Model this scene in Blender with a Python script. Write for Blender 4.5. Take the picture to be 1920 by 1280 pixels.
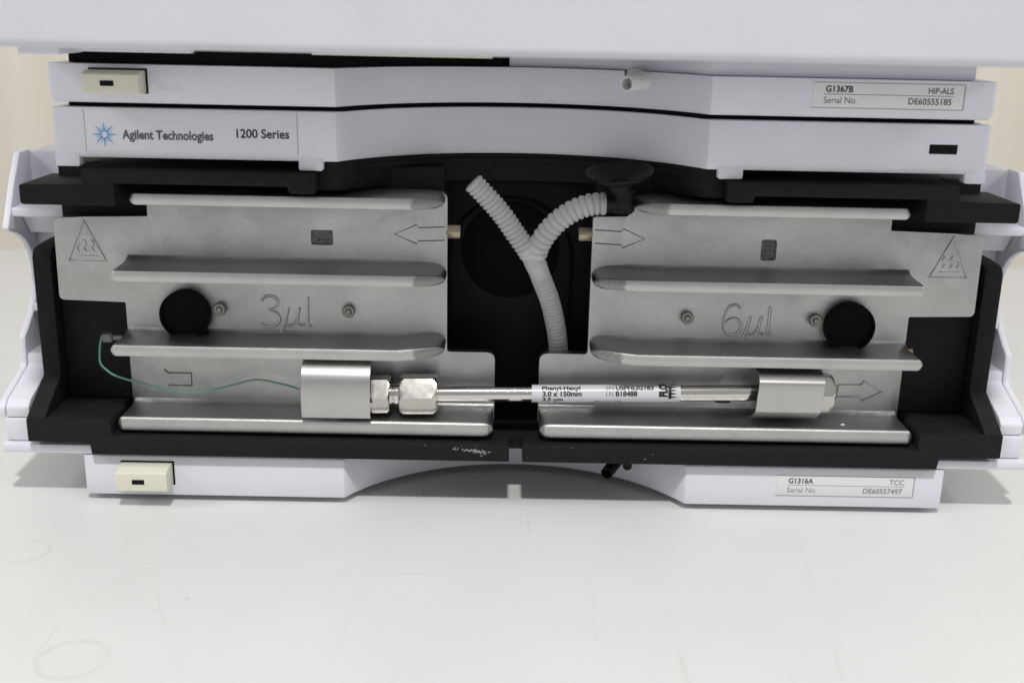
import bpy, bmesh, math, random
from mathutils import Vector, Matrix
random.seed(7)
S = bpy.context.scene
for o in list(bpy.data.objects): bpy.data.objects.remove(o)
COL = S.collection
K = 0.001                                   # the scene is written in millimetres

# ------------------------------------------------------------------ camera
PITCH, YAW, ROLL = .2833, .008, .021
fw = Vector((math.sin(YAW)*math.cos(PITCH), math.cos(YAW)*math.cos(PITCH), -math.sin(PITCH)))
rt = Vector((math.cos(YAW), -math.sin(YAW), 0)); up = rt.cross(fw)
R_ = rt*math.cos(ROLL)+up*math.sin(ROLL); U_ = -rt*math.sin(ROLL)+up*math.cos(ROLL)
cd = bpy.data.cameras.new('camera'); cam = bpy.data.objects.new('camera', cd); COL.objects.link(cam)
cam.matrix_world = Matrix(((R_.x, U_.x, -fw.x, -5.69*K), (R_.y, U_.y, -fw.y, -416.46*K), (R_.z, U_.z, -fw.z, 188.3*K), (0, 0, 0, 1)))
cd.sensor_width = 22.3; cd.lens = 2103.8*22.3/1920
cd.clip_start = .01; cd.clip_end = 50
cd.dof.use_dof = True; cd.dof.focus_distance = .444; cd.dof.aperture_fstop = 5.6; cd.dof.aperture_blades = 7
S.camera = cam

# ------------------------------------------------------------------ light
W = bpy.data.worlds.new('World'); S.world = W; W.use_nodes = True
bg = W.node_tree.nodes['Background']; bg.inputs[0].default_value = (.97, .985, 1.0, 1); bg.inputs[1].default_value = .42
def lamp(name, loc, target, size, power, col):
    l = bpy.data.lights.new(name, 'AREA'); l.shape = 'RECTANGLE'; l.size, l.size_y = size; l.energy = power; l.color = col
    o = bpy.data.objects.new(name, l); COL.objects.link(o); o.location = loc
    o.rotation_euler = (Vector(target)-Vector(loc)).to_track_quat('-Z', 'Y').to_euler()
    return o
lamp('ceiling_lamp', (0, -.81, 1.5), (0, 0, 0), (.09, .07), 17, (1, .98, .95))
for sx in (-1, 1): lamp('side_lamp', (sx*1.8, -.55, 1.5), (0, 0, 0), (.7, .4), 11, (.98, .99, 1))
S.view_settings.view_transform = 'Standard'; S.view_settings.look = 'None'
S.view_settings.exposure = 0; S.view_settings.gamma = 1
S.render.engine = 'CYCLES'

# ------------------------------------------------------------------ materials
def srgb(r, g, b):
    f = lambda c: (c/255/12.92) if c/255 <= .04045 else ((c/255+.055)/1.055)**2.4
    return (f(r), f(g), f(b), 1)
def N(nt, t, **kw):
    n = nt.nodes.new(t)
    for k, v in kw.items(): setattr(n, k, v)
    return n
def coords(nt, scale=(1, 1, 1), rot=(0, 0, 0)):
    tc = N(nt, 'ShaderNodeTexCoord'); mp = N(nt, 'ShaderNodeMapping')
    mp.inputs['Scale'].default_value = scale; mp.inputs['Rotation'].default_value = rot
    nt.links.new(tc.outputs['Object'], mp.inputs[0]); return mp.outputs[0]
def noise(nt, vec, scale, detail=4, rough=.55):
    n = N(nt, 'ShaderNodeTexNoise'); n.inputs['Scale'].default_value = scale; n.inputs['Detail'].default_value = detail
    n.inputs['Roughness'].default_value = rough; nt.links.new(vec, n.inputs['Vector']); return n.outputs[0]
def ramp(nt, fac, stops):
    n = N(nt, 'ShaderNodeValToRGB'); e = n.color_ramp.elements
    while len(e) < len(stops): e.new(.5)
    for i, (p, c) in enumerate(stops): e[i].position = p; e[i].color = c if len(c) == 4 else (*c, 1)
    nt.links.new(fac, n.inputs[0]); return n.outputs[0]
def math_(nt, op, a, b=None):
    n = N(nt, 'ShaderNodeMath', operation=op)
    for i, v in enumerate((a, b)):
        if v is None: continue
        if isinstance(v, (int, float)): n.inputs[i].default_value = v
        else: nt.links.new(v, n.inputs[i])
    return n.outputs[0]
def mixc(nt, fac, a, b, mode='MIX'):
    n = N(nt, 'ShaderNodeMix', data_type='RGBA', blend_type=mode)
    if isinstance(fac, (int, float)): n.inputs[0].default_value = fac
    else: nt.links.new(fac, n.inputs[0])
    for i, v in ((6, a), (7, b)):
        if isinstance(v, tuple): n.inputs[i].default_value = v
        else: nt.links.new(v, n.inputs[i])
    return n.outputs[2]
def bump(nt, h, strength, dist):
    n = N(nt, 'ShaderNodeBump'); n.inputs['Strength'].default_value = strength; n.inputs['Distance'].default_value = dist
    nt.links.new(h, n.inputs['Height']); return n.outputs[0]
MAT = {}
def mk(name, base, rough=.5, metal=0, var=0, vscale=60, bs=0, bd=.0002, bscale=2500, rvar=0, spec=.5, grind=None, grain=0, wave=0):
    m = bpy.data.materials.new(name); m.use_nodes = True; nt = m.node_tree; P = nt.nodes['Principled BSDF']
    P.inputs['Roughness'].default_value = rough; P.inputs['Metallic'].default_value = metal
    P.inputs['Specular IOR Level'].default_value = spec
    vec = coords(nt)
    if var:
        n = noise(nt, vec, vscale, 5, .6)
        dk = tuple(c*(1-var) for c in base[:3]); lt = tuple(min(1, c*(1+var)) for c in base[:3])
        c = ramp(nt, n, [(.3, dk), (.7, lt)])
        if grain:                                                    # fine speckle of the casting skin
            g = noise(nt, vec, 1900, 2, .7); c = mixc(nt, 1, c, ramp(nt, g, [(.32, (1-grain*1.6,)*3), (.55, (1, 1, 1)), (.72, (1+grain*2.4,)*3)]), 'MULTIPLY')
        nt.links.new(c, P.inputs['Base Color'])
    else: P.inputs['Base Color'].default_value = base
    if rvar:
        n = noise(nt, vec, vscale*1.7, 4)
        nt.links.new(math_(nt, 'ADD', math_(nt, 'MULTIPLY', math_(nt, 'SUBTRACT', n, .5), rvar*2), rough), P.inputs['Roughness'])
    if bs:
        if grind:
            v2 = coords(nt, *grind); h = noise(nt, v2, bscale, 3)
        else: h = noise(nt, vec, bscale, 3)
        nrm = bump(nt, h, bs, bd)
        if wave:                                                     # slow unevenness of the cast skin
            b2 = N(nt, 'ShaderNodeBump'); b2.inputs['Strength'].default_value = wave; b2.inputs['Distance'].default_value = .0016
            nt.links.new(noise(nt, coords(nt, (1, 1, .75)), 42, 3, .5), b2.inputs['Height']); nt.links.new(nrm, b2.inputs['Normal']); nrm = b2.outputs[0]
        nt.links.new(nrm, P.inputs['Normal'])
    MAT[name] = m; return m
PLA = mk('pale_plastic', (.73, .73, .79, 1), .48, var=.03, vscale=22, bs=.6, bd=.00018, bscale=2200)
DOOR = mk('grained_plastic', (.63, .63, .685, 1), .5, var=.03, vscale=20, bs=.5, bd=.00022, bscale=1500)
CREAM = mk('cream_plastic', (.72, .70, .58, 1), .4, bs=.2, bd=.0001)
SPOUT = mk('grey_white_plastic', (.66, .65, .64, 1), .4)
LBL = mk('label_film', (.74, .74, .74, 1), .35)
FOAM = mk('black_foam', (.0075, .0075, .0082, 1), .66, var=.25, vscale=300, bs=.5, bd=.0002, bscale=3500, spec=.24)
BLK = mk('black_plastic', (.003, .003, .0035, 1), .5, var=.2, vscale=200, bs=.2, bd=.0001, spec=.16)
RUB = mk('black_rubber', (.007, .007, .008, 1), .5, var=.3, vscale=400, rvar=.1, spec=.22)
VOID = mk('deep_black_plastic', (.003, .003, .0035, 1), .65, spec=.1)
CAST = mk('cast_aluminium', (.47, .467, .46, 1), .34, 1, var=.11, vscale=26, bs=.9, bd=.00018, bscale=2600, rvar=.12, grain=.05, wave=1)
ROUGH = mk('rough_cast_aluminium', (.28, .275, .267, 1), .6, 1, var=.2, vscale=120, bs=1, bd=.0003, bscale=2000, grain=.12)
GRND = mk('ground_aluminium', (.55, .542, .53, 1), .46, 1, var=.07, vscale=60, bs=.5, bd=.00015, bscale=900, rvar=.08, grind=((1, 1, 6), (0, math.radians(40), 0)))
nt = GRND.node_tree; P = nt.nodes['Principled BSDF']; l = P.inputs['Base Color'].links[0].from_socket; vv = coords(nt)      # ground face fading into the raw casting
at = N(nt, 'ShaderNodeAttribute', attribute_name='finish'); nz = noise(nt, vv, 220, 4, .7)
fin = ramp(nt, math_(nt, 'ADD', at.outputs['Fac'], math_(nt, 'MULTIPLY', math_(nt, 'SUBTRACT', nz, .5), 1.1)), [(.38, (0, 0, 0)), (.62, (1, 1, 1))])
raw = ramp(nt, noise(nt, vv, 1400, 3), [(.3, (.24, .235, .228)), (.7, (.36, .353, .343))])
nt.links.new(mixc(nt, fin, raw, l), P.inputs['Base Color'])
GROOVE_SHADE = mk('shaded_groove_metal', (.20, .195, .185, 1), .6, 1)  # darker metal paints the shade of engraved lines into the arrow ridges
POCK = mk('dark_cast_pocket', (.17, .168, .165, 1), .6, 1, var=.3, vscale=600, bs=.8, bd=.0002)
STEEL = mk('stainless_steel', (.58, .56, .525, 1), .15, 1, var=.03, vscale=150, rvar=.05)
POL = mk('polished_tube', (.66, .64, .61, 1), .13, 1)
CLIP = mk('spring_steel_sheet', (.53, .522, .51, 1), .36, 1, var=.03, vscale=80, bs=.15, bd=.00008, bscale=300, grind=((.3, 8, 8), (0, 0, 0)))
BRASS = mk('nickel_brass', (.42, .37, .27, 1), .3, 1, var=.05)
SCREW = mk('dull_steel', (.24, .235, .22, 1), .4, 1)
INK = mk('black_ink', (.012, .012, .016, 1), .5)
INKG = mk('grey_ink', (.10, .10, .11, 1), .5)
INKF = mk('faded_ink', (.26, .26, .28, 1), .5)
BLUE = mk('blue_ink', srgb(40, 140, 215), .5)
BLUEL = mk('light_blue_ink', srgb(120, 185, 232), .5)
GREEN = mk('green_tubing', (.13, .29, .22, 1), .22)
SEAM = mk('seam_shade', (.38, .38, .41, 1), .6)
SCUFF = mk('chalky_scuff', (.5, .5, .48, 1), .7)

nt = FOAM.node_tree; P = nt.nodes['Principled BSDF']; l = P.inputs['Base Color'].links[0].from_socket; vv = coords(nt)
d1 = ramp(nt, noise(nt, vv, 1600, 1, .3), [(.74, (0, 0, 0)), (.80, (1, 1, 1))]); d2 = ramp(nt, noise(nt, vv, 60, 3), [(.48, (0, 0, 0)), (.68, (1, 1, 1))])
nt.links.new(mixc(nt, math_(nt, 'MULTIPLY', math_(nt, 'MULTIPLY', d1, d2), .7), l, (.09, .088, .08, 1)), P.inputs['Base Color'])
# handling stains on the bare castings
nt = CAST.node_tree; P = nt.nodes['Principled BSDF']; l = P.inputs['Base Color'].links[0].from_socket; vv = coords(nt, (1, 1, 1.3))
d1 = ramp(nt, noise(nt, vv, 19, 5, .62), [(.52, (0, 0, 0)), (.72, (1, 1, 1))])
nt.links.new(mixc(nt, math_(nt, 'MULTIPLY', d1, .55), l, (.30, .297, .292, 1)), P.inputs['Base Color'])
# stray specks on the pale plastic
nt = PLA.node_tree; P = nt.nodes['Principled BSDF']; l = P.inputs['Base Color'].links[0].from_socket; vv = coords(nt)
d1 = ramp(nt, noise(nt, vv, 700, 1, .3), [(.77, (0, 0, 0)), (.80, (1, 1, 1))]); d2 = ramp(nt, noise(nt, vv, 24, 3), [(.5, (0, 0, 0)), (.7, (1, 1, 1))])
nt.links.new(mixc(nt, math_(nt, 'MULTIPLY', math_(nt, 'MULTIPLY', d1, d2), .45), l, (.25, .24, .23, 1)), P.inputs['Base Color'])
# random grey patches on the door
nt = DOOR.node_tree; P = nt.nodes['Principled BSDF']; l = P.inputs['Base Color'].links[0].from_socket; vv = coords(nt)
d1 = ramp(nt, noise(nt, vv, 16, 3, .5), [(.60, (0, 0, 0)), (.78, (1, 1, 1))])
nt.links.new(mixc(nt, math_(nt, 'MULTIPLY', d1, .25), l, (.42, .42, .43, 1)), P.inputs['Base Color'])

# milky corrugated tubing
TUB = bpy.data.materials.new('milky_tubing'); TUB.use_nodes = True; nt = TUB.node_tree; P = nt.nodes['Principled BSDF']
P.inputs['Base Color'].default_value = (.88, .89, .90, 1); P.inputs['Roughness'].default_value = .12; P.inputs['Specular IOR Level'].default_value = .8
tr = N(nt, 'ShaderNodeBsdfTranslucent'); tr.inputs[0].default_value = (.86, .87, .88, 1)
tp = N(nt, 'ShaderNodeBsdfTransparent')
mx = N(nt, 'ShaderNodeMixShader'); mx.inputs[0].default_value = .28
mx2 = N(nt, 'ShaderNodeMixShader'); mx2.inputs[0].default_value = .4
nt.links.new(P.outputs[0], mx.inputs[1]); nt.links.new(tr.outputs[0], mx.inputs[2])
nt.links.new(mx.outputs[0], mx2.inputs[1]); nt.links.new(tp.outputs[0], mx2.inputs[2])
nt.links.new(mx2.outputs[0], nt.nodes['Material Output'].inputs[0])

# laminate table with rings, scratches and specks
TAB = bpy.data.materials.new('white_laminate'); TAB.use_nodes = True; nt = TAB.node_tree; P = nt.nodes['Principled BSDF']
v = coords(nt); P.inputs['Roughness'].default_value = .5
base = ramp(nt, noise(nt, v, 9, 5), [(.3, (.672, .672, .665)), (.7, (.722, .722, .716))])
def ring(cx, cy, r, w, br):
    sx = N(nt, 'ShaderNodeSeparateXYZ'); nt.links.new(v, sx.inputs[0])
    dx = math_(nt, 'SUBTRACT', sx.outputs[0], cx*K); dy = math_(nt, 'SUBTRACT', sx.outputs[1], cy*K)
    d = math_(nt, 'SQRT', math_(nt, 'ADD', math_(nt, 'MULTIPLY', dx, dx), math_(nt, 'MULTIPLY', dy, dy)))
    e = math_(nt, 'ABSOLUTE', math_(nt, 'SUBTRACT', d, r*K))
    g = math_(nt, 'SUBTRACT', 1, math_(nt, 'DIVIDE', e, w*K)); g.node.use_clamp = True
    n = ramp(nt, noise(nt, v, 90, 3), [(.35, (.15, .15, .15)), (.65, (1, 1, 1))])
    return math_(nt, 'MULTIPLY', math_(nt, 'MULTIPLY', g, n), br)
SEGS = ((-160, -98, -126, -55, .45, .5), (-126, -54, -92, -1, .4, .45), (-127, -62, -112, -97, .4, .4), (-112, -97, -98, -125, .4, .35), (-81, -60, -57, -11, .35, .5), (-79, -62, -30, -57, .4, .4),
        (49, -36, 76, -65, .5, .45), (-53, -38, -52, -6, .3, .45), (-173, -62, -126, -52, .4, .4), (26, -54, 26, -100, .5, .25), (15, -85, 29, -96, .6, .3), (-126, -40, -122, -19, .35, .5), (60, -20, 96, -24, .7, .3), (-40, -24, -28, -22, .4, .5))
st = math_(nt, 'ADD', ring(-135, -115.5, 10.3, 1.5, .5), ring(-178, -45.5, 8.2, .9, .42))
base = mixc(nt, st, base, (.55, .50, .45, 1))
def scratch(rot, sc, thr, amt, base):
    vv = coords(nt, (1, sc, 1), (0, 0, rot)); h = noise(nt, vv, 14, 2, .4)
    a = math_(nt, 'ABSOLUTE', math_(nt, 'SUBTRACT', h, .5)); g = math_(nt, 'SUBTRACT', 1, math_(nt, 'DIVIDE', a, thr)); g.node.use_clamp = True
    k = ramp(nt, noise(nt, v, 23, 2), [(.52, (0, 0, 0)), (.66, (1, 1, 1))])
    return mixc(nt, math_(nt, 'MULTIPLY', math_(nt, 'MULTIPLY', g, k), amt), base, (.52, .49, .44, 1))
base = scratch(.45, .05, .0022, .42, base); base = scratch(-.8, .045, .002, .34, base); base = scratch(1.35, .06, .0018, .34, base)
def seg(ax, ay, bx, by, w, amt, base):
    sx = N(nt, 'ShaderNodeSeparateXYZ'); nt.links.new(v, sx.inputs[0]); L = math.hypot(bx-ax, by-ay); ux, uy = (bx-ax)/L, (by-ay)/L
    dx = math_(nt, 'SUBTRACT', sx.outputs[0], ax*K); dy = math_(nt, 'SUBTRACT', sx.outputs[1], ay*K)
    t = math_(nt, 'ADD', math_(nt, 'MULTIPLY', dx, ux), math_(nt, 'MULTIPLY', dy, uy))
    wob = math_(nt, 'MULTIPLY', math_(nt, 'SUBTRACT', noise(nt, v, 25, 2), .5), .0022)
    q = math_(nt, 'ABSOLUTE', math_(nt, 'ADD', math_(nt, 'SUBTRACT', math_(nt, 'MULTIPLY', dx, -uy), math_(nt, 'MULTIPLY', dy, -ux)), wob))
    g = math_(nt, 'SUBTRACT', 1, math_(nt, 'DIVIDE', q, w*K)); g.node.use_clamp = True
    inside = math_(nt, 'MULTIPLY', math_(nt, 'GREATER_THAN', t, 0), math_(nt, 'LESS_THAN', t, L*K))
    k = ramp(nt, noise(nt, v, 120, 3), [(.38, (.1, .1, .1)), (.62, (1, 1, 1))])
    return mixc(nt, math_(nt, 'MULTIPLY', math_(nt, 'MULTIPLY', math_(nt, 'MULTIPLY', g, inside), k), amt*.7), base, (.45, .42, .37, 1))
for q_ in SEGS: base = seg(*q_, base)
sp = ramp(nt, noise(nt, v, 420, 1, .3), [(.765, (0, 0, 0)), (.80, (1, 1, 1))])
sm = ramp(nt, noise(nt, v, 30, 3), [(.5, (0, 0, 0)), (.7, (1, 1, 1))])
base = mixc(nt, math_(nt, 'MULTIPLY', math_(nt, 'MULTIPLY', sp, sm), .5), base, (.3, .26, .22, 1))
nt.links.new(base, P.inputs['Base Color'])
nt.links.new(bump(nt, noise(nt, v, 500, 2), .05, .0001), P.inputs['Normal'])

# beige wall with faint vertical bands
WAL = bpy.data.materials.new('beige_wall_covering'); WAL.use_nodes = True; nt = WAL.node_tree; P = nt.nodes['Principled BSDF']; P.inputs['Roughness'].default_value = .8
v = coords(nt, (1, 1, .02))
nt.links.new(ramp(nt, noise(nt, v, 28, 3), [(.3, (.73, .675, .575)), (.7, (.80, .755, .66))]), P.inputs['Base Color'])

# ------------------------------------------------------------------ mesh helpers
def root(name, loc, label, cat):
    o = bpy.data.objects.new(name, None); COL.objects.link(o); o.location = [c*K for c in loc]; o.empty_display_size = .02
    o['label'] = label; o['category'] = cat; o['org'] = loc; return o
def obj(name, bm, mats, parent=None, smooth=32, bevel=0, seg=2, recalc=True, org=None):
    if recalc: bmesh.ops.recalc_face_normals(bm, faces=bm.faces)
    if bevel:
        es = [e for e in bm.edges if len(e.link_faces) == 2 and e.calc_face_angle(0) > .5]
        bmesh.ops.bevel(bm, geom=es, offset=bevel, segments=seg, affect='EDGES', profile=.5, clamp_overlap=True)
    if parent is not None:
        org = tuple(parent['org'])
    org = org or (0, 0, 0)
    bmesh.ops.translate(bm, vec=-Vector(org), verts=bm.verts)
    bmesh.ops.scale(bm, vec=(K, K, K), verts=bm.verts)
    me = bpy.data.meshes.new(name); bm.to_mesh(me); bm.free()
    for m in (mats if isinstance(mats, (list, tuple)) else [mats]): me.materials.append(m)
    if smooth:
        me.polygons.foreach_set('use_smooth', [True]*len(me.polygons)); me.set_sharp_from_angle(angle=math.radians(smooth))
    o = bpy.data.objects.new(name, me); COL.objects.link(o); o['org'] = org
    if parent is not None: o.parent = parent
    else: o.location = [c*K for c in org]
    return o
def thing(o, label, cat): o['label'] = label; o['category'] = cat; return o
def box(bm, x0, x1, y0, y1, z0, z1):
    vs = [bm.verts.new((x, y, z)) for x in (x0, x1) for y in (y0, y1) for z in (z0, z1)]
    for f in ((0, 1, 3, 2), (4, 6, 7, 5), (0, 4, 5, 1), (2, 3, 7, 6), (0, 2, 6, 4), (1, 5, 7, 3)): bm.faces.new([vs[i] for i in f])
def B(*a):
    bm = bmesh.new(); box(bm, *a); return bm
def rnd(pts, n=5):
    """polygon with rounded corners: points (a, b[, radius])"""
    out = []; m = len(pts)
    for i, p in enumerate(pts):
        r = p[2] if len(p) > 2 else 0; c = Vector(p[:2])
        if r <= 0: out.append((c.x, c.y)); continue
        a = Vector(pts[i-1][:2])-c; b = Vector(pts[(i+1) % m][:2])-c
        ang = a.angle(b); t = min(r/math.tan(ang/2), a.length*.49, b.length*.49); p0 = c+a.normalized()*t; p1 = c+b.normalized()*t
        for k in range(n+1):
            q = k/n; out.append(tuple((p0*(1-q)+c*q)*(1-q)+(c*(1-q)+p1*q)*q))
    return out
def M3(axis):
    return {'Y': lambda a, b, h: (a, h, b), 'X': lambda a, b, h: (h, a, b), 'Z': lambda a, b, h: (a, b, h)}[axis]
def prism(bm, pts, axis, h0, h1):
    f = M3(axis); n = len(pts)
    A = [bm.verts.new(f(a, b, h0)) for a, b in pts]; C = [bm.verts.new(f(a, b, h1)) for a, b in pts]
    bm.faces.new(A); bm.faces.new(C[::-1])
    for i in range(n): bm.faces.new((A[i], C[i], C[(i+1) % n], A[(i+1) % n]))
def PR(pts, axis, h0, h1):
    bm = bmesh.new(); prism(bm, pts, axis, h0, h1); return bm
def plate_holes(bm, outer, holes, y0, y1):
    es = []
    for lp in [outer]+holes:
        vs = [bm.verts.new((a, y0, b)) for a, b in lp]
        es += [bm.edges.new((vs[i], vs[(i+1) % len(vs)])) for i in range(len(vs))]
    r = bmesh.ops.triangle_fill(bm, use_beauty=True, use_dissolve=False, edges=es)
    fs = [g for g in r['geom'] if isinstance(g, bmesh.types.BMFace)]
    ex = bmesh.ops.extrude_face_region(bm, geom=fs)
    bmesh.ops.translate(bm, vec=(0, y1-y0, 0), verts=[g for g in ex['geom'] if isinstance(g, bmesh.types.BMVert)])
def frames(path):
    P_ = [Vector(p) for p in path]; T = []
    for i in range(len(P_)):
        T.append((P_[min(i+1, len(P_)-1)]-P_[max(i-1, 0)]).normalized())
    n = T[0].orthogonal().normalized(); out = []
    for p, t in zip(P_, T):
        n = (n-t*n.dot(t)).normalized(); out.append((p, n, t.cross(n)))
    return out
def tube(bm, path, rad, seg=10, caps=True, closed=False, flat=1):
    rings = []
    for i, (p, a, b) in enumerate(frames(path)):
        r = rad(i) if callable(rad) else rad
        rings.append([bm.verts.new(p+a*r*math.cos(6.28318*k/seg)+b*r*math.sin(6.28318*k/seg)) for k in range(seg)])
    m = len(rings)
    for i in range(m if closed else m-1):
        for k in range(seg):
            bm.faces.new((rings[i][k], rings[i][(k+1) % seg], rings[(i+1) % m][(k+1) % seg], rings[(i+1) % m][k]))
    if caps and not closed: bm.faces.new(rings[0][::-1]); bm.faces.new(rings[-1])
def lathe(bm, prof, c, axis='Z', seg=32):
    """prof: (radius, height) pairs; radius 0 closes the end"""
    rings = []
    for r, h in prof:
        rr = max(r, 0)
        def pt(k):
            x, y = rr*math.cos(6.28318*k/seg), rr*math.sin(6.28318*k/seg)
            return {'Z': (c[0]+x, c[1]+y, c[2]+h), 'X': (c[0]+h, c[1]+x, c[2]+y), 'Y': (c[0]+x, c[1]+h, c[2]+y)}[axis]
        rings.append([bm.verts.new(pt(0))] if rr == 0 else [bm.verts.new(pt(k)) for k in range(seg)])
    for a, b in zip(rings, rings[1:]):
        for k in range(seg):
            f = [a[k % len(a)], a[(k+1) % seg % len(a)], b[(k+1) % seg % len(b)], b[k % len(b)]]
            f = list(dict.fromkeys(f))
            if len(f) > 2: bm.faces.new(f)
def LA(prof, c, axis='Z', seg=32):
    bm = bmesh.new(); lathe(bm, prof, c, axis, seg); return bm
def catmull(pts, n=8):
    P_ = [Vector(p) for p in pts]; out = []
    for i in range(len(P_)-1):
        a, b, c, d = P_[max(i-1, 0)], P_[i], P_[i+1], P_[min(i+2, len(P_)-1)]
        for k in range(n):
            t = k/n; out.append(.5*((2*b)+(c-a)*t+(2*a-5*b+4*c-d)*t*t+(3*b-a-3*c+d)*t**3))
    out.append(P_[-1]); return out
def resample(path, step):
    out = [path[0]]; acc = 0
    for a, b in zip(path, path[1:]):
        L = (b-a).length; d = step-acc
        while d <= L: out.append(a.lerp(b, d/L)); d += step
        acc = (acc+L) % step
    return out
def text_bm(body, bold=0, cap=1):
    cu = bpy.data.curves.new('t', 'FONT'); cu.body = body; cu.size = 1; cu.offset = bold; cu.resolution_u = 4
    o = bpy.data.objects.new('t', cu); COL.objects.link(o)
    dg = bpy.context.evaluated_depsgraph_get(); me = bpy.data.meshes.new_from_object(o.evaluated_get(dg))
    bm = bmesh.new(); bm.from_mesh(me); bpy.data.objects.remove(o); bpy.data.curves.remove(cu); bpy.data.meshes.remove(me)
    return bm
def text_fit(body, x0, x1, cap, bold=0):
    """flat glyphs in the XY plane, width fitted to x0..x1, capital height cap"""
    bm = text_bm(body, bold); xs = [v.co.x for v in bm.verts]; a, b = min(xs), max(xs); s = cap/.729
    for v in bm.verts: v.co = Vector((x0+(v.co.x-a)/(b-a)*(x1-x0), v.co.y*s, 0))
    return bm
def text_front(body, x0, x1, zb, cap, y, mat, parent, bold=0, name='lettering'):
    bm = text_fit(body, x0, x1, cap, bold)
    for v in bm.verts: v.co = Vector((v.co.x, y, zb+v.co.y))
    return obj(name, bm, mat, parent, smooth=0, recalc=False)

# ------------------------------------------------------------------ the setting
TZ = -2.5
bm = B(-1500, 1500, -900, 478, TZ-30, TZ)
o = obj('tabletop', bm, TAB, bevel=1.5); o['kind'] = 'structure'
bm = bmesh.new(); vs = [bm.verts.new(p) for p in ((-3000, 900, -1200), (3000, 900, -1200), (3000, 900, 2400), (-3000, 900, 2400))]; bm.faces.new(vs)
ex = bmesh.ops.extrude_face_region(bm, geom=list(bm.faces)); bmesh.ops.translate(bm, vec=(0, 60, 0), verts=[g for g in ex['geom'] if isinstance(g, bmesh.types.BMVert)])
o = obj('wall', bm, WAL, smooth=0); o['kind'] = 'structure'

# plan outline of a module front: flat sides and the shallow scooped bay in the middle
def plan(hw=172.5, depth=430, half=68.5, s=38.5, off=0, notch=None):
    R = (half*half+s*s)/(2*s); pts = [(-hw, off, 2.5)]
    a = math.asin(half/R); n = 28
    arc = [(R*math.sin(-a+2*a*k/n), off+R*math.cos(-a+2*a*k/n)-(R-s)) for k in range(n+1)]
    return rnd(pts+[(x, y) for x, y in arc]+[(hw, off, 2.5), (hw, depth), (-hw, depth)])
def arcY(x, half=68.5, s=38.5):
    R = (half*half+s*s)/(2*s); return math.sqrt(R*R-x*x)-(R-s)

def band(z0, z1, ch=2.3):
    bm = bmesh.new(); levels = [(plan(171.9, 430, 68.5, 38.5, 1.0), z0), (plan(), z0+ch), (plan(), z1)]
    rings = [[bm.verts.new((x, y, z)) for x, y in p] for p, z in levels]; n = len(rings[0])
    bm.faces.new(rings[0]); bm.faces.new(rings[-1][::-1])
    for a, b in zip(rings, rings[1:]):
        for k in range(n): bm.faces.new((a[k], a[(k+1) % n], b[(k+1) % n], b[k]))
    return bm
def pipe(c, d, L, ro, ri, depth=5):
    """open ended pipe from c along d"""
    bm = bmesh.new(); lathe(bm, [(0, 0), (ro, 0), (ro*.98, L-.3), (ro*.94, L), (ri*1.04, L), (ri, L-.3), (ri*.96, L-depth), (0, L-depth)], (0, 0, 0), 'Z', 32)
    q = Vector((0, 0, 1)).rotation_difference(Vector(d))
    for v in bm.verts: v.co = q @ v.co + Vector(c)
    return bm

# ================================================================== column compartment (lower module)
CC = root('column_compartment', (0, 200, TZ), 'open white column compartment with black foam and two aluminium heater plates, standing on table', 'lab instrument')
obj('base', PR(plan(), 'Z', 0, 16.6), PLA, CC, bevel=.7)
for sx in (-1, 1):
    for y in (60, 380): obj('rubber_foot', LA([(0, TZ), (8, TZ), (8.5, 0), (0, 0)], (sx*140, y, 0)), RUB, CC)
obj('tray_flange', PR(plan(204.5, 432), 'Z', 17.2, 21), PLA, CC, bevel=.8)
obj('rear_body', B(-203, 203, 50, 431, 21.4, 130.6), PLA, CC, bevel=1)
# side walls with their scooped front edges
prof = [(3, 30.8), (3.2, 35, 1.5), (6, 37.5, 1), (27, 45, 3), (28.2, 57, 2), (33, 60.2), (38.5, 64.8), (43.2, 70.5), (45.8, 76.5), (46, 83), (43.6, 89.5), (39, 95), (33, 98.8), (27, 100.8), (23, 102.2, 1.5), (33.2, 120), (41, 131, 2), (52, 131), (52, 30.8)]
for s in (-1, 1):
    x0, x1 = sorted((s*202.6, s*205.4))
    obj('side_wall', PR(rnd(prof), 'X', x0, x1), PLA, CC, bevel=.9)
    x0, x1 = sorted((s*193.2, s*202.4))
    obj('corner_block', PR(rnd([(3.4, 30.9), (3.4, 35.2, 1.5), (6, 37.6, 1), (27.3, 45.2, 2), (28, 50), (49, 50), (49, 30.9)]), 'X', x0, x1), PLA, CC, bevel=.6)
    x0, x1 = sorted((s*193.2, s*202.8))
    obj('corner_step', B(x0, x1, 2.6, 49, 21.3, 30.6), PLA, CC, bevel=.6)
    x0, x1 = sorted((s*178, s*202.3))
    obj('inner_shelf', PR(rnd([(27, 107, 1), (27, 110.5, 1), (49.5, 112), (49.5, 97), (42, 98), (36, 106)]), 'X', x0, x1), PLA, CC, bevel=.4)
    x0, x1 = sorted((s*190.4, s*202.3))
    obj('inner_shelf', B(x0, x1, 36, 49.6, 66, 68.5), PLA, CC, bevel=.4)
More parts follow.
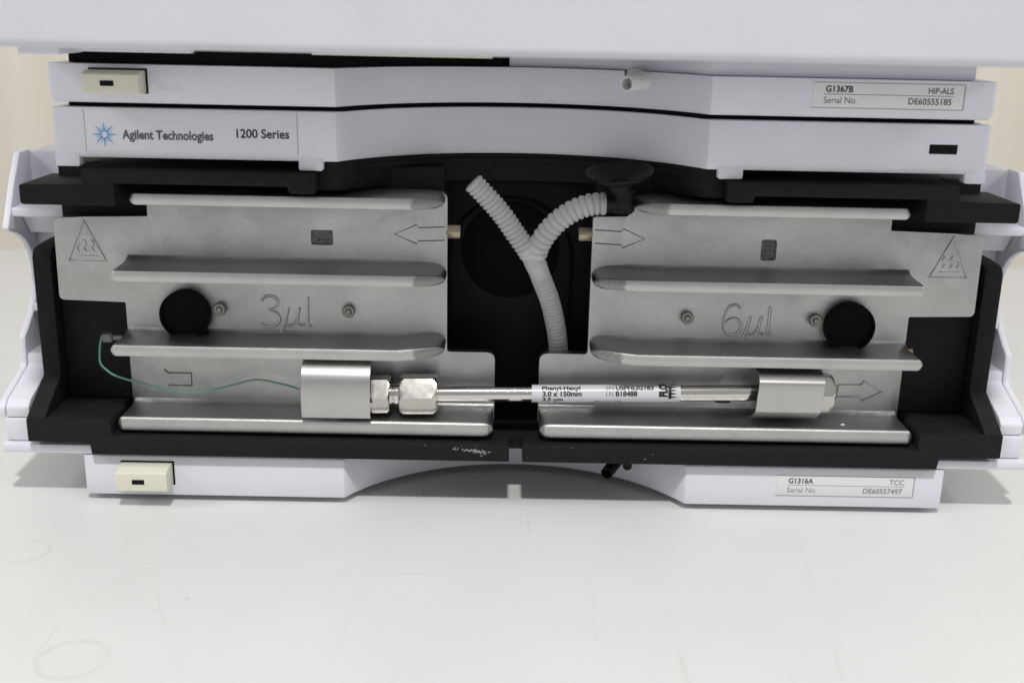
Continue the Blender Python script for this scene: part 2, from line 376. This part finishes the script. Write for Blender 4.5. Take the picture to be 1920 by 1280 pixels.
# front band of the cover
obj('cover', band(134.6, 152.7), PLA, CC, bevel=.35)
for x0, x1 in ((-172.3, -163.3), (-82.6, -73.7), (72.8, 82), (164.4, 172.3)):
    obj('locking_tab', PR(rnd([(x0, 131.2, 1), (x1, 131.2, 1), (x1, 136), (x0, 136)]), 'Y', .25, 6), PLA, CC, bevel=.35)
bm = B(-160, -82.9, -.2, 1.2, 137, 151.9); nb = obj('brand_plate', bm, PLA, CC, bevel=.2)
for x in (-160.35, -82.55): obj('plate_seam', B(x-.14, x+.14, -.05, .6, 137, 152), SEAM, nb)
text_front('Agilent Technologies', -146.8, -113.4, 141.7, 3.35, -.30, INKG, nb, .03)
text_front('1200 Series', -104.9, -85.6, 142.9, 3.3, -.30, INK, nb, .02)
bm = bmesh.new(); bl = bmesh.new()
for k in range(16):
    a = k*math.pi/8+.0; big = k % 2 == 0
    for j in range(5 if big else 3):
        r = 1.15+j*.68; h = (.36-.05*j) if big else (.2-.03*j); q = r+.5
        c, s_ = math.cos(a), math.sin(a); b_ = bm if big and j < 4 and k in (2, 4, 6, 8, 10, 12, 0, 14) else bl
        pts = [(r, -h), (q, -h*.8), (q, h*.8), (r, h)]
        b_.faces.new([b_.verts.new((-153.3+c*u-s_*w, -.31, 143.1+s_*u+c*w)) for u, w in pts])
obj('spark_emblem', bm, BLUE, nb, smooth=0, recalc=False); obj('spark_emblem', bl, BLUEL, nb, smooth=0, recalc=False)
obj('status_window', B(149.9, 160.3, -.12, 2, 142, 145.5), BLK, CC, bevel=.1)
# black arch behind the scooped bay
arch = [(x, arcY(x)+2) for x in [-74+i*148/36 for i in range(37)] if abs(x) < 68]
arch = [(-77, 4), (-69, 4)]+arch+[(69, 4), (77, 4)]
obj('foam_arch', PR(arch+[(x, y+7) for x, y in arch[::-1]], 'Z', 123.4, 134.2), FOAM, CC, bevel=.5)
obj('arch_lip', PR([(x, y-1.6) for x, y in arch[3:-3]]+[(x, y) for x, y in arch[3:-3][::-1]], 'Z', 131.0, 132.6), FOAM, CC)
obj('hollow_back', B(-33, 33, 46, 49.5, 21.5, 131), BLK, CC)
obj('hollow_roof', B(-76, 76, 41, 49.4, 122, 134), VOID, CC)
# round cover with an arched rim in the hollow
bm = bmesh.new(); lathe(bm, [(0, -.9), (19.6, -.9), (20.2, -.6), (20.4, 0)], (-3.4, 45.8, 93.4), 'Y', 56)
obj('round_cover', bm, VOID, CC)
pth = [(-29, 44.6, 30)]+[(-3.4-25.6*math.cos(t), 44.6, 90+25.6*math.sin(t)) for t in [i*math.pi/24 for i in range(25)]]+[(22.2, 44.6, 30)]
bm = bmesh.new(); tube(bm, pth, .6, 8); obj('arched_rim', bm, VOID, CC)

# ---- foam inserts, heater plates
def foam(s):
    bm = bmesh.new(); X = lambda pts: [(s*a, b, *r) for a, b, *r in pts]
    prism(bm, rnd(X([(-192, 33, .8), (-159, 33, 1.2), (-159, 26, 1), (-2.6, 25.2, .8), (-2.6, 18.2), (-167.4, 18.2, .5), (-167.9, 23.2), (-192, 23.2, .5)])), 'Y', -3, 44)
    prism(bm, rnd([(-2.7, 33.3, .5), (16.6, 44.6, 1), (16.8, 96, 5), (30, 97), (43, 97), (43, 32.6), (-2.7, 32.6)]), 'X', *sorted((s*-191.7, s*-184.6)))
    prism(bm, rnd(X([(-185.5, 117.2, 1.5), (-185.5, 124.6, 1), (-162, 125, .6), (-162, 130.6, .6), (-76, 130.6), (-76, 123, 1.5), (-86, 123, 1.5), (-86.5, 125.5, .6), (-150.5, 125.5, .6), (-150.5, 117.2, .6)])), 'Y', -3, 27)
    prism(bm, X([(-184.2, 33.4), (-184.2, 96), (-180.5, 100), (-180.5, 130), (-30, 130), (-30, 25.8), (-158, 25.8), (-158, 33.4)]), 'Y', 22.5, 43.5)
    return obj('foam_insert', bm, FOAM, CC, bevel=.45)
FL, FR = foam(-1*-1), foam(-1)
FL['label'] = 'black foam insert around the left heater plate'; FR['label'] = 'black foam insert around the right heater plate'

obj('centre_block', B(-2.9, 3.1, 11, 43.8, 18.4, 25.0), FOAM, CC, bevel=.2)
def circ(cx, cz, r, n=40): return [(cx+r*math.cos(6.28318*k/n), cz+r*math.sin(6.28318*k/n)) for k in range(n)]
def rib(bm, sts):
    """loft along X: stations (x, z_mid, half_front, half_base, y_front); material 1 = ground front face"""
    rings = []; lay = bm.verts.layers.float.new('finish')
    for x, zc, hf, hb, yf, fl in sts:
        zt = .95*min(1, hf/2)
        pr = [(17.6, zc+hb+2.6*fl), (16.75, zc+hb+1.5*fl), (15.8, zc+hb+.7*fl), (14, zc+hb+.1), (yf+1.3, zc+hf), (yf+.5, zc+hf-.22*zt), (yf+.1, zc+hf-zt), (yf, zc), (yf+.1, zc-hf+zt), (yf+.5, zc-hf+.22*zt), (yf+1.3, zc-hf), (13.2, zc-hb-.1), (15.6, zc-hb-.7*fl), (17.6, zc-hb-2*fl)]
        rings.append([bm.verts.new((x, y, z)) for y, z in pr])
        for v in rings[-1]: v[lay] = 1-min(1, yf/.75) if len(rings) > 8 else 1
    for i in range(len(rings)-1):
        for k in range(len(rings[0])-1):
            f = bm.faces.new((rings[i][k], rings[i][k+1], rings[i+1][k+1], rings[i+1][k]))
            f.material_index = 1 if k in (4, 5, 6, 7, 8, 9) else 0
    bm.faces.new(rings[0]); bm.faces.new(rings[-1][::-1])
def ribst(s, xo, xi, zc, hf, hb, nose=2.2, taper=18, tipz=0, blunt=False, fil=1):
    st = []
    for t in (0, .12, .3, .55, .8, 1):                                      # rounded outer nose
        st.append((s*(xo-nose*t), zc, max(.25, hf*math.sqrt(max(0, 1-(1-t)**2))), max(.3, hb*(.35+.65*t)), .0+1.0*(1-t)**2, fil*t))
    n = 14
    for i in range(1, n+1): st.append((s*(xo-nose-(xo-nose-xi-taper)*i/n), zc, hf, hb, 0, fil))
    if blunt:
        for t in (.3, .6, .8, .92, 1): st.append((s*(xi+taper*(1-t)), zc, hf*math.sqrt(max(.02, 1-t**4)), hb, 1.2*t**3, fil))
    else:
        for t in (.12, .3, .5, .7, .85, .95, 1):
            st.append((s*(xi+taper*(1-t)), zc+tipz*t, hf*math.sqrt(max(.03, 1-t**7)), hb*math.sqrt(max(.05, 1-t**9)), 3.0*t**2+1.5*t**6, fil*(1-t)**.5))
    return st
def groove(parent, paths, r=.28, y=17.0, mat=GROOVE_SHADE, name='cast_marking', label=None):
    bm = bmesh.new()
    for p in paths: tube(bm, [(a, y, b) for a, b in p], r, 6)
    o = obj(name, bm, mat, parent)
    if label: o['label'] = label
    return o
def curve2(pts, n=6): return [(p.x, p.z) for p in catmull([(a, 0, b) for a, b in pts], n)]

def heater(s):
    X = lambda pts: [(s*a, b, *r) for a, b, *r in pts]
    outer = rnd(X([(182, 108.6, 2.5), (182.4, 76, 2.2), (156.3, 75.4, .6), (156.3, 26.6), (9, 26.6, 2.5), (9, 57.3, 3.5), (28.4, 57.3, 1.5)]+([(28.4, 121.6, 3)] if s < 0 else [(28.4, 113.2, 1), (42.4, 113.6, 1.5), (43.4, 121.6, 2)])+[(145.2, 121.6), (145.2, 110, .6), (170, 109.4, 4)]))
    hole = circ(s*132.1, 71.5, 9.8)
    mark = rnd([(-81.8, 100, 1), (-73.2, 100, 1), (-73.2, 106, 1), (-81.8, 106, 1)]) if s < 0 else rnd([(94.9, 97.2, 1.2), (101, 97.2, 1.2), (101, 105.6, 1.2), (94.9, 105.6, 1.2)])
    bm = bmesh.new(); plate_holes(bm, outer, [hole, mark]+([rnd([(81.4, 37.6, .8), (87.6, 37.6, .8), (87.6, 42.2, .8), (81.4, 42.2, .8)])] if s > 0 else []), 17, 21.5)
    hp = obj('heater_plate', bm, CAST, CC, bevel=.9, seg=3)
    hp['label'] = 'cast aluminium heater plate marked 3 microlitres' if s < 0 else 'cast aluminium heater plate marked 6 microlitres'
    for args in ((146.4, 29.2 if s < 0 else 43.6, 119.4, 2.25, 3.0), (156.2, 28.6, 89.8, 2.25, 3.1), (158.1, 28.8, 60.2, 2.35, 3.2)):
        bm = bmesh.new(); rib(bm, ribst(s, args[0], args[1], args[2], args[3], args[4], tipz=(1.6 if args[2] < 70 else 0), fil=(.1 if args[2] > 110 else 1)))
        obj('rib', bm, [CAST, GRND], hp, smooth=42)
    bm = bmesh.new(); rib(bm, ribst(s, 157.4, 9.2, 30.1, 2.95, 3.5, taper=6, blunt=True)); obj('rib', bm, [CAST, GRND], hp, smooth=50)
    # black sleeve standing in the round hole
    bm = bmesh.new(); lathe(bm, [(9.85, 5.5), (9.85, .3), (9.6, 0), (9.1, 0), (8.9, .3), (8.9, 1.7), (0, 1.9)], (s*132.1, 12.2, 71.5), 'Y', 48)
    so = obj('socket', bm, VOID, hp)
    obj('pocket_floor', PR(mark, 'Y', 18.1, 18.8), POCK, hp)
    if s > 0: obj('pocket_floor', B(81.2, 87.8, 18.3, 19, 37.4, 42.4), POCK, hp)
    if s < 0: groove(hp, [[(-80, 101.5), (-77.5, 104.8), (-76, 102.2), (-74.4, 104.6)], [(-78.5, 101.6), (-75.2, 101.8)]], .4, 18.1, SCREW, 'pocket_relief')
    else: groove(hp, [[(96.3, z), (99.6, z)] for z in (98.8, 100.6, 102.4, 104.2)]+[[(99.6, 100.6), (99.6, 98.8)]], .35, 18.1, SCREW, 'pocket_relief')
    for x, z in ((118.6, 73.7), (67.4, 73.8)):
        sc = obj('screw', LA([(2.55, 3.2), (2.55, .5), (2.2, 0), (1.35, 0), (1.3, .5), (1.15, .3), (1, -.5), (0, -.6)], (s*x, 14.3, z), 'Y', 24), [SCREW], hp)
    bm = bmesh.new(); lathe(bm, [(0, 0), (2.8, 0), (3.1, .4), (3.1, 5.3), (2.8, 5.7), (0, 5.7)], (s*22.9 if s > 0 else -28.9, 19.6, 106), 'X', 6); obj('hex_stub', bm, BRASS, hp, bevel=.15)
    # raised arrow, warning triangle, volume lettering
    groove(hp, [X([(29.3, 108.1), (39.6, 107.6), (40.4, 108.8), (49, 104.9), (40.4, 101.2), (39.6, 102.4), (29.3, 102.8)])], .24, 16.98)
    tri = [(170.3, 108), (177.4, 91.8), (162.6, 91.8), (170.3, 108)]
    groove(hp, [X(tri)], .42, 16.9, CAST, 'warning_triangle')
    groove(hp, [X([(165.8, 93.8), (174.6, 93.8)]), X(curve2([(167, 95.6), (168, 97.2), (167, 98.8), (168, 100.4)])), X(curve2([(170, 95.6), (171, 97.2), (170, 98.8), (171, 100.4)])), X(curve2([(173, 95.6), (173.6, 97), (173, 98.2)]))], .32, 16.92, CAST, 'heat_symbol')
    if s > 0: groove(hp, [[(130.8, 46.2), (140.4, 46.4), (140.9, 48), (149, 43.6), (141, 39.6), (140.4, 41.2), (130.8, 41.2), (130.8, 46.2)]], .42, 16.9, CAST)
    else: groove(hp, [[(-142.8, 47.6), (-141.2, 46.2), (-132, 46.2), (-132, 40.9), (-141.5, 40.9)]], .36, 16.92, SCREW)
    mu = lambda x: [curve2([(x-2.2, 63.6), (x-.4, 67.6), (x+1.5, 74.4)]), curve2([(x-.1, 69), (x+.6, 67.3), (x+2.2, 67), (x+3.9, 68.2), (x+5, 70.4)]), curve2([(x+5.8, 74.4), (x+5, 70.6), (x+5.2, 67.8), (x+6.6, 67.2), (x+7.4, 67.9)])]
    if s < 0:
        three = curve2([(-102.3, 77), (-100.6, 78.8), (-97.6, 78.9), (-95.6, 76.8), (-96.6, 74.4), (-99.2, 73.2)])
        th2 = curve2([(-99.2, 73.2), (-96.2, 72), (-95.2, 69.4), (-97, 67), (-100, 66.4), (-102.6, 67.6)])
        el = curve2([(-83.8, 78.8), (-84, 72), (-83.9, 68), (-83.3, 67), (-82.4, 67.2)])
        groove(hp, [three, th2]+mu(-93)+[el], .62, 16.85, CAST, 'volume_lettering')
    else:
        six = curve2([(88.6, 77.6), (86.8, 79), (84.4, 78.2), (82.8, 74.6), (82.4, 70.4), (83.6, 67.4), (86.2, 66.5), (88.8, 68), (89.4, 70.8), (88, 73), (85.6, 73.4), (83.2, 71.8)])
        el = curve2([(100.6, 78.6), (100.4, 72), (100.4, 68), (101, 67), (101.8, 67.2)])
        groove(hp, [six]+mu(91.6)+[el], .62, 16.85, CAST, 'volume_lettering')
    return hp
HL, HR = heater(-1), heater(1)
# chipped paint flecks on the foam front
bm = bmesh.new()
for i in range(60):
    x = random.gauss(-17, 3.2) if i < 50 else random.uniform(-40, 60); z = (22.6-.12*(x+17)+random.gauss(0, .55)) if i < 50 else random.choice((24.7, 24.6, 22.5, 20.5))
    if not (19 < z < 25) or abs(x) < 3.4: continue
    a = random.uniform(-.6, .6); L = random.uniform(.15, .75) if i < 50 else random.uniform(.1, .4); w = random.uniform(.05, .14)
    c, s_ = math.cos(a), math.sin(a)
    bm.faces.new([bm.verts.new((x+c*u-s_*q, -3.04, z+s_*u+c*q)) for u, q in ((-L, -w), (L, -w*.6), (L*.8, w), (-L*.7, w*.8))])
obj('scuff_marks', bm, SCUFF, FL, smooth=0, recalc=False)['kind'] = 'stuff'

# ---- power button, serial label
def button(parent, z0, z1, tilt):
    x0, x1 = -157, -136.8
    obj('button_gap_shade', B(x0-.3, x1+.7, -.1, 1, z0-.3, z1+.6), VOID, parent)  # black frame paints the shaded gap around the button
    bm = PR(rnd([(-8.8, z0+.2, .8), (-8.8, z1-1.2+tilt, .6), (-5, z1, .5), (.5, z1), (.5, z0), (-6, z0, .6)]), 'X', x0, x1)
    b = obj('power_button', bm, CREAM, parent, bevel=.35)
    zc = (z0+z1)/2-.3
    obj('button_lens', B(x0+6.6, x0+11.4, -8.95, -8, zc-.95, zc+.95), BLK, b)
    bm = bmesh.new()
    for dx in (4.5, 9.6):
        tube(bm, [(x1+dx, -.02, z0+1.2), (x1+dx+3, -.02, z0+1.2)], .16, 6); tube(bm, [(x1+dx+.4, -.02, z0+2), (x1+dx+1.6, -.02, z0+3.3), (x1+dx+2.4, -.02, z0+2.2)], .13, 6)
    obj('switch_symbols', bm, PLA, parent)
button(CC, 5.0, 14.2, 0)
def serial(parent, x0, x1, z0, z1, model, kind, num, ink=None, ink2=None):
    ink = ink or INK; ink2 = ink2 or INKG
    l = obj('serial_label', B(x0, x1, -.25, .6, z0, z1), LBL, parent, bevel=.12)
    f = bmesh.new()
    for b_ in ((x0-.35, x1+.35, z0-.4, z0-.02), (x0-.35, x1+.35, z1+.02, z1+.3), (x1+.02, x1+.6, z0, z1)): box(f, b_[0], b_[1], -.08, .5, b_[2], b_[3])
    obj('label_rim', f, SEAM, l)
    m = (z0+z1)/2
    obj('label_rule', B(x0+4, x1-3.6, -.29, -.2, m+.22, m+.42), ink2, l)
    text_front(model, x0+4.4, x0+14.4, m+1.15, 2.25, -.31, ink, l, .03); text_front(kind[0], kind[1], x1-3.8, m+1.15, 2.2, -.31, ink2, l, .02)
    text_front('Serial No.', x0+4, x0+16, m-2.9, 2.4, -.31, ink2, l, .0); text_front(num, x1-20, x1-4.2, m-2.8, 2.3, -.31, ink2, l, .02)
serial(CC, 105.3, 160, 4.9, 13.2, 'G1316A', ('TCC', 150.2), 'DE60557497', INKG, INKF)
# black drain outlet under the foam, on the scooped wall
d = Vector((-.42, -.9, -.1)).normalized(); o = obj('drain_outlet', pipe(Vector((37.6, 10, 8.6))-d*20, d, 20, 2.6, 2.0), RUB, CC)
bm = bmesh.new(); tube(bm, [(47, 25, 10.4), (46.6, 15, 9.9)], 1.9, 18); obj('drain_elbow', bm, RUB, o)

# ================================================================== autosampler (upper module)
AS = root('autosampler', (0, 200, 152.7), 'white autosampler with a plain closed door, stacked on top of the column compartment', 'lab instrument')
pl = plan()
def cut(o, bmc):
    """subtract a cutter mesh (written in millimetres) from an object"""
    c = obj('cutter', bmc, VOID, org=tuple(o['org'])); m = o.modifiers.new('cut', 'BOOLEAN'); m.object = c; m.operation = 'DIFFERENCE'; m.solver = 'EXACT'
    c.parent = o.parent; c.location = o.location
    dg = bpy.context.evaluated_depsgraph_get(); me = bpy.data.meshes.new_from_object(o.evaluated_get(dg))
    o.modifiers.clear(); o.data = me; bpy.data.objects.remove(c)
    me.set_sharp_from_angle(angle=math.radians(32))
bs_ = obj('base', band(154.5, 168.3), PLA, AS, bevel=.35)
obj('gap_shade_plate', PR(plan(168, 428, 66, 38, 5), 'Z', 152.75, 154.4), VOID, AS)  # black plate added between the modules so the gap looks shaded
cut(bs_, PR(rnd([(39.2, 162.2, 2.4), (44.9, 162.2, 2.4), (44.9, 172), (39.2, 172)]), 'Y', -10, 46))
for sx in (-1, 1):
    for y in (70, 380): obj('rubber_foot', LA([(0, 152.72), (8, 152.72), (8.5, 154.5), (0, 154.5)], (sx*135, y, 0)), RUB, AS)
obj('rear_body', B(-172.3, 172.3, 48, 430, 162, 330), PLA, AS, bevel=1)
obj('inner_front', B(-170, 170, 44.2, 47.8, 162, 173), VOID, AS)
bay = lambda x, o: (x, (arcY(x) if abs(x) < 68.5 else 0)+o)
obj('black_gap_bar', PR([bay(x, 2.5) for x in [-165, -120, -69]+[-68+i*60/12 for i in range(13)]]+[(-8, 44), (-165, 44)], 'Z', 168.5, 176), VOID, AS)  # plain black bar filling the left part of the gap below the door
obj('inner_ledge', PR([bay(x, 3.5) for x in [-5.3+i*73/12 for i in range(13)]+[69, 120, 165]]+[(165, 43.5), (-5.3, 43.5)], 'Z', 168.5, 176), PLA, AS, bevel=.2)
for x0, x1 in ((98, 106), (139.5, 147.5)): obj('vent', B(x0, x1, 3.6, 5, 168.6, 170.6), SEAM, AS)
dr = obj('front_door', PR(rnd([(-62, 175.6, 3.2), (-66, 330), (20, 330), (20, 177.5), (-3, 177), (-3, 175.6, .4)]), 'X', -178, 178), DOOR, AS, bevel=.8)
for x0, x1, z in ((-172, -116.5, 172.8), (-75, -10.5, 173.2)):
    obj('door_lip', PR(rnd([(x0, z), (x1-1, z), (x1, 176), (x0, 176)]), 'Y', -9, -5), CREAM if x0 > -100 else PLA, dr)
obj('door_lip', B(-172, -158, -24, -2, 172.2, 175.5), PLA, dr, bevel=.4)
button(AS, 158.3, 166.3, 0)
serial(AS, 105.2, 160, 158.2, 166.9, 'G1367B', ('HiP-ALS', 147), 'DE60555185')
d = Vector((-.58, -.81, -.03)).normalized(); o = obj('drain_spout', pipe(Vector((36.9, -3.5, 165.2))-d*13, d, 13, 2.85, 2.1), SPOUT, AS)
bm = bmesh.new(); tube(bm, catmull([(42.2, 36, 166.6), (43.2, 22, 166.4), (43.6, 10, 166), (43.2, 5.4, 165.8)]), 3.0, 20); obj('spout_elbow', bm, SPOUT, o)

# ================================================================== separation column
SL = 4.2/182
CA = lambda x: 41.8+SL*(x+57)
CO = root('separation_column', (34, 8, 43.5), 'slim stainless separation column with printed white label lying across both heater plates', 'column')
def tilt(bm):
    for v in bm.verts: v.co.z += SL*(v.co.x+57)
    return bm
CZ = 41.8; CY = 8
tub = obj('tube', tilt(LA([(0, 0), (3.3, 0), (3.3, 150), (0, 150)], (-45, CY, CZ), 'X', 40)), POL, CO)
def hexnut(x0, x1, R, name, rot=6, ch=1.1):
    bm = bmesh.new(); rings = []; A = R*math.cos(math.pi/6)
    for x, q in ((x0, A*.97), (x0+ch*.25, A*1.03), (x0+ch*.6, A*1.09), (x0+ch, R), (x1-ch, R), (x1-ch*.6, A*1.09), (x1-ch*.25, A*1.03), (x1, A*.97)):
        ring_ = []
        for k in range(6):
            for da in (-28.6, -24, -18, -9, 0, 9, 18, 24, 28.6):
                a = math.radians(150-rot+k*60+da); r = min(A/math.cos(math.radians(da)), q)
                ring_.append(bm.verts.new((x, CY+r*math.cos(a), CZ+r*math.sin(a))))
        rings.append(ring_)
    n = len(rings[0])
    for a, b in zip(rings, rings[1:]):
        for k in range(n): bm.faces.new((a[k], a[(k+1) % n], b[(k+1) % n], b[k]))
    bm.faces.new(rings[0]); bm.faces.new(rings[-1])
    bmesh.ops.remove_doubles(bm, verts=bm.verts, dist=.002)
    return obj(name, tilt(bm), STEEL, CO, smooth=12)
hexnut(-72, -50.2, 8.0, 'hex_fitting'); hexnut(-46.6, -31.4, 8.5, 'hex_nut', ch=1.8); hexnut(100, 125.4, 8.5, 'end_fitting', ch=2.2)
bm = bmesh.new(); lathe(bm, [(0, 0), (4.2, 0), (4.2, 1.2), (3.9, 1.4), (3.9, 1.9), (4.2, 2.1), (4.2, 4.4), (0, 4.4)], (-50.6, CY, CZ), 'X', 36); obj('neck', tilt(bm), POL, CO)
LR = 3.52
lb = obj('paper_label', tilt(LA([(3.32, 0), (LR, 0), (LR, 59), (3.32, 59)], (6, CY, CZ), 'X', 64)), mk('label_paper', (.60, .61, .64, 1), .3), CO)
def wrap(bm, phi0):
    for zc in [i*.25-3 for i in range(25)]:
        bmesh.ops.bisect_plane(bm, geom=bm.verts[:]+bm.edges[:]+bm.faces[:], plane_co=(0, zc, 0), plane_no=(0, 1, 0))
    for v in bm.verts:
        ph = math.radians(phi0)+v.co.y/LR; r = LR+.035
        v.co = Vector((v.co.x, CY-r*math.cos(ph), CZ+r*math.sin(ph)))
    return tilt(bm)
def ltext(body, x0, x1, phi, cap, mat, bold):
    bm = text_fit(body, x0, x1, cap, bold); bmesh.ops.translate(bm, vec=(0, -cap/2, 0), verts=bm.verts)
    obj('lettering', wrap(bm, phi), mat, lb, smooth=0, recalc=False)
ltext('Phenyl-Hexyl', 10, 25.2, 57, 1.95, INK, .04); ltext('3.0 x 150mm', 10.2, 25.8, 17, 2.0, INK, .04); ltext('3.5 µm', 10.2, 18.4, -23, 1.9, INK, .04)
ltext('SN', 35.4, 38.6, 57, 1.9, INKG, 0); ltext('USPHL02183', 39.3, 54.3, 57, 1.95, INK, .04)
ltext('LN', 35.4, 38.3, 16, 1.9, INKG, 0); ltext('B18488', 39.2, 47.8, 16, 2.0, INK, .04)
ltext('Made in USA', 31, 42, -44, 1.1, INKG, .01)
bm = text_bm('FLOW', .08); xs = [v.co.x for v in bm.verts]; a, b = min(xs), max(xs)
for v in bm.verts: v.co = Vector((59.6-v.co.y/.729*3.1, (v.co.x-a)/(b-a)*9.2-1.5, 0))
obj('lettering', wrap(bm, 17), INK, lb, smooth=0, recalc=False)
bm = bmesh.new()
for k in range(6):
    y = -2.2+k*1.35
    bm.faces.new([bm.verts.new(p) for p in ((60.3, y, 0), (63.4, y+.68, 0), (60.3, y+1.3, 0))])
bm.faces.new([bm.verts.new(p) for p in ((60.1, -2.4, 0), (61.3, -2.4, 0), (61.3, 6, 0), (60.1, 6, 0))])
for v in bm.verts:
    if v.co.x > 61.4: v.co.x += .4
obj('flow_arrow', wrap(bm, 17), INK, lb, smooth=0, recalc=False)

# ================================================================== clips that hold the column
def clip(x0, x1, prof, label, skew=0, tab=None):
    p = [Vector((0, a, b)) for a, b in prof]; p = catmull(p, 6); th = .7
    out = [(q.y, q.z) for q in p]; inn = []
    for i, q in enumerate(p):
        t = (p[min(i+1, len(p)-1)]-p[max(i-1, 0)]).normalized(); n = Vector((0, -t.z, t.y))
        inn.append((q.y+abs(n.y)*th, q.z+n.z*th*(1 if n.y > 0 else -1)))
    bm = PR(out+inn[::-1], 'X', x0, x1)
    for v in bm.verts: v.co.x += skew*(v.co.z-45)
    o = obj('column_clip', bm, CLIP, smooth=40, bevel=.08, seg=1, org=((x0+x1)/2, 8, 34))
    return thing(o, label, 'clip')
clip(-84.2, -57.3, [(16.8, 57.2), (10, 57.4), (4, 56.4), (.2, 54), (-1.9, 50.5), (-2.7, 46), (-2.9, 41), (-2.5, 37), (-1.8, 34.9)], 'curved bright spring steel clip around the hex fitting on the left heater plate')
clip(93.9, 119.6, [(16.8, 55.6), (8, 55.8), (2, 55.2), (-1.4, 53.4), (-2.2, 51), (-2.2, 45.5), (-2.1, 41.4), (-.6, 39.6), (3.5, 36.6), (8.5, 34.6)], 'flat faced steel clip over the end fitting on the right heater plate', skew=.06)

# ================================================================== green capillary
GC = root('capillary', (-125, 9, 41), 'thin green capillary looping from a grey fitting to the left clip', 'capillary')
pts = [(-165.4, 13, 62.5), (-166, 11.5, 58), (-165.6, 9.5, 52.4), (-163, 9, 49.4), (-159.3, 8.6, 47.2), (-151, 9, 44.5), (-138.5, 10, 41.2), (-128, 10, 40.4), (-115, 10, 43.4), (-104.3, 10, 46.2), (-93.8, 9.5, 44.8), (-84, 9, 42.4), (-71, 8, 42)]
bm = bmesh.new(); tube(bm, catmull(pts, 8), .43, 10); obj('tubing', bm, GREEN, GC)
bm = bmesh.new(); lathe(bm, [(0, 0), (1.7, 0), (2.2, .6), (2.2, 3.4), (1.6, 4.2), (1.2, 4.4), (1.2, 8)], (-165.2, 13.2, 61.8), 'X', 8); ft = obj('fitting', bm, SCREW, GC)
bm = bmesh.new(); lathe(bm, [(0, 0), (.9, 0), (.9, 4), (0, 4)], (-161, 13.2, 61.8), 'X', 10); obj('ferrule', bm, BRASS, ft)
# brass stub at the end of the right plate
bm = bmesh.new(); lathe(bm, [(0, 0), (1.6, 0), (1.6, 3.2), (1.2, 3.6), (0, 3.6)], (154.4, 13.2, 62.2), 'X', 12); obj('brass_stub', bm, BRASS, HR)

# ================================================================== corrugated Y hose and leak funnel
YH = root('corrugated_hose', (6, 14, 95), 'milky translucent corrugated Y-shaped hose hanging between the heater plates', 'hose')
def corr(name, pts, pitch, r0=3.25, amp=.85, r1=None, fade=0):
    p = resample(catmull([Vector(q) for q in pts], 24), pitch/8); n = len(p)
    bm = bmesh.new(); tube(bm, p, lambda i: (r0+((r1 or r0)-r0)*i/n)+amp*abs(math.sin(math.pi*i/8))**.55*(min(1, (n-i)/max(1, fade)) if fade else 1), 28, caps=False)
    return obj(name, bm, TUB, YH, recalc=False, smooth=60)
corr('free_branch', [(-18.6, 12, 126.6), (-12.5, 12, 120.4), (-7, 12, 114.2), (-1.8, 12, 107), (2.4, 12, 101.2), (4.2, 12.5, 98.2)], 1.9)
corr('joined_branch', [(32.6, 10, 119.6), (27, 10, 119.2), (20.5, 10, 116.8), (14.5, 10, 112.6), (10, 10.4, 107.4), (7.4, 11, 102.6), (6.3, 12, 98.6)], 2.45, r0=3.55)
corr('stem', [(6.6, 14.5, 94.8), (8.2, 18, 89.8), (10.4, 21, 84), (12.8, 24, 77.5), (15.2, 27.4, 68), (16.8, 29, 59), (17.6, 30, 50)], 1.75)
bm = bmesh.new(); tube(bm, catmull([(2.6, 12, 101), (4.6, 12.6, 98), (6, 13.8, 95.2), (7, 15.4, 93), (8, 17.6, 90.4)], 5), lambda i: 3.6+.55*math.sin(min(1, i/20)*2.6), 28); obj('junction', bm, TUB, YH, smooth=60)
LF = root('leak_funnel', (39, 12, 116), 'black rubber leak funnel with an elbow, plugged into the corrugated hose', 'funnel')
bm = bmesh.new(); lathe(bm, [(12.2, 17.2), (12.8, 17.8), (12.9, 18.2), (12.4, 18.4), (11.2, 17.4), (6, 15), (3.6, 14), (3.2, 10), (0, 10)], (0, 0, 0), 'Z', 48)
for v in bm.verts:
    v.co = Matrix.Rotation(math.radians(11), 3, 'X') @ (Matrix.Rotation(math.radians(-5), 3, 'Y') @ v.co) + Vector((38.6, 11, 114.6))
bm2 = bmesh.new(); lathe(bm2, [(12.2, 17.2), (9, 15.4), (6.5, 14.2), (4.6, 13.2), (4.4, 11)], (0, 0, 0), 'Z', 48)
for v in bm2.verts:
    v.co = Matrix.Rotation(math.radians(11), 3, 'X') @ (Matrix.Rotation(math.radians(-5), 3, 'Y') @ v.co) + Vector((38.6, 11, 114.6))
me = bpy.data.meshes.new('tmp'); bm2.to_mesh(me); bm.from_mesh(me); bpy.data.meshes.remove(me); bm2.free()
obj('bowl', bm, RUB, LF, smooth=50)
bm = bmesh.new(); lathe(bm, [(0, 0), (3.4, 0), (4.3, 1), (4.5, 8.2), (5.2, 8.4), (5.2, 9.6), (4.3, 9.8), (4.3, 12.6), (0, 12.6)], (39.4, 11, 116), 'Z', 32); el = obj('elbow', bm, RUB, LF)
bm = bmesh.new(); tube(bm, [(40, 11, 119.6), (30, 10, 119.5)], 3.3, 24); obj('hose_barb', bm, RUB, el)

# ================================================================== a white crumb lying on the bottom rib
bm = bmesh.new(); bmesh.ops.create_icosphere(bm, subdivisions=2, radius=.55)
for v in bm.verts: v.co = Vector((v.co.x*1.7+v.co.z*.3, v.co.y*.9, v.co.z*.7))+Vector((130.8, 5.6, 33.35))
thing(obj('crumb', bm, LBL, org=(130.8, 5.6, 33)), 'tiny white crumb lying on the lowest rib, right of the flat faced clip', 'crumb')
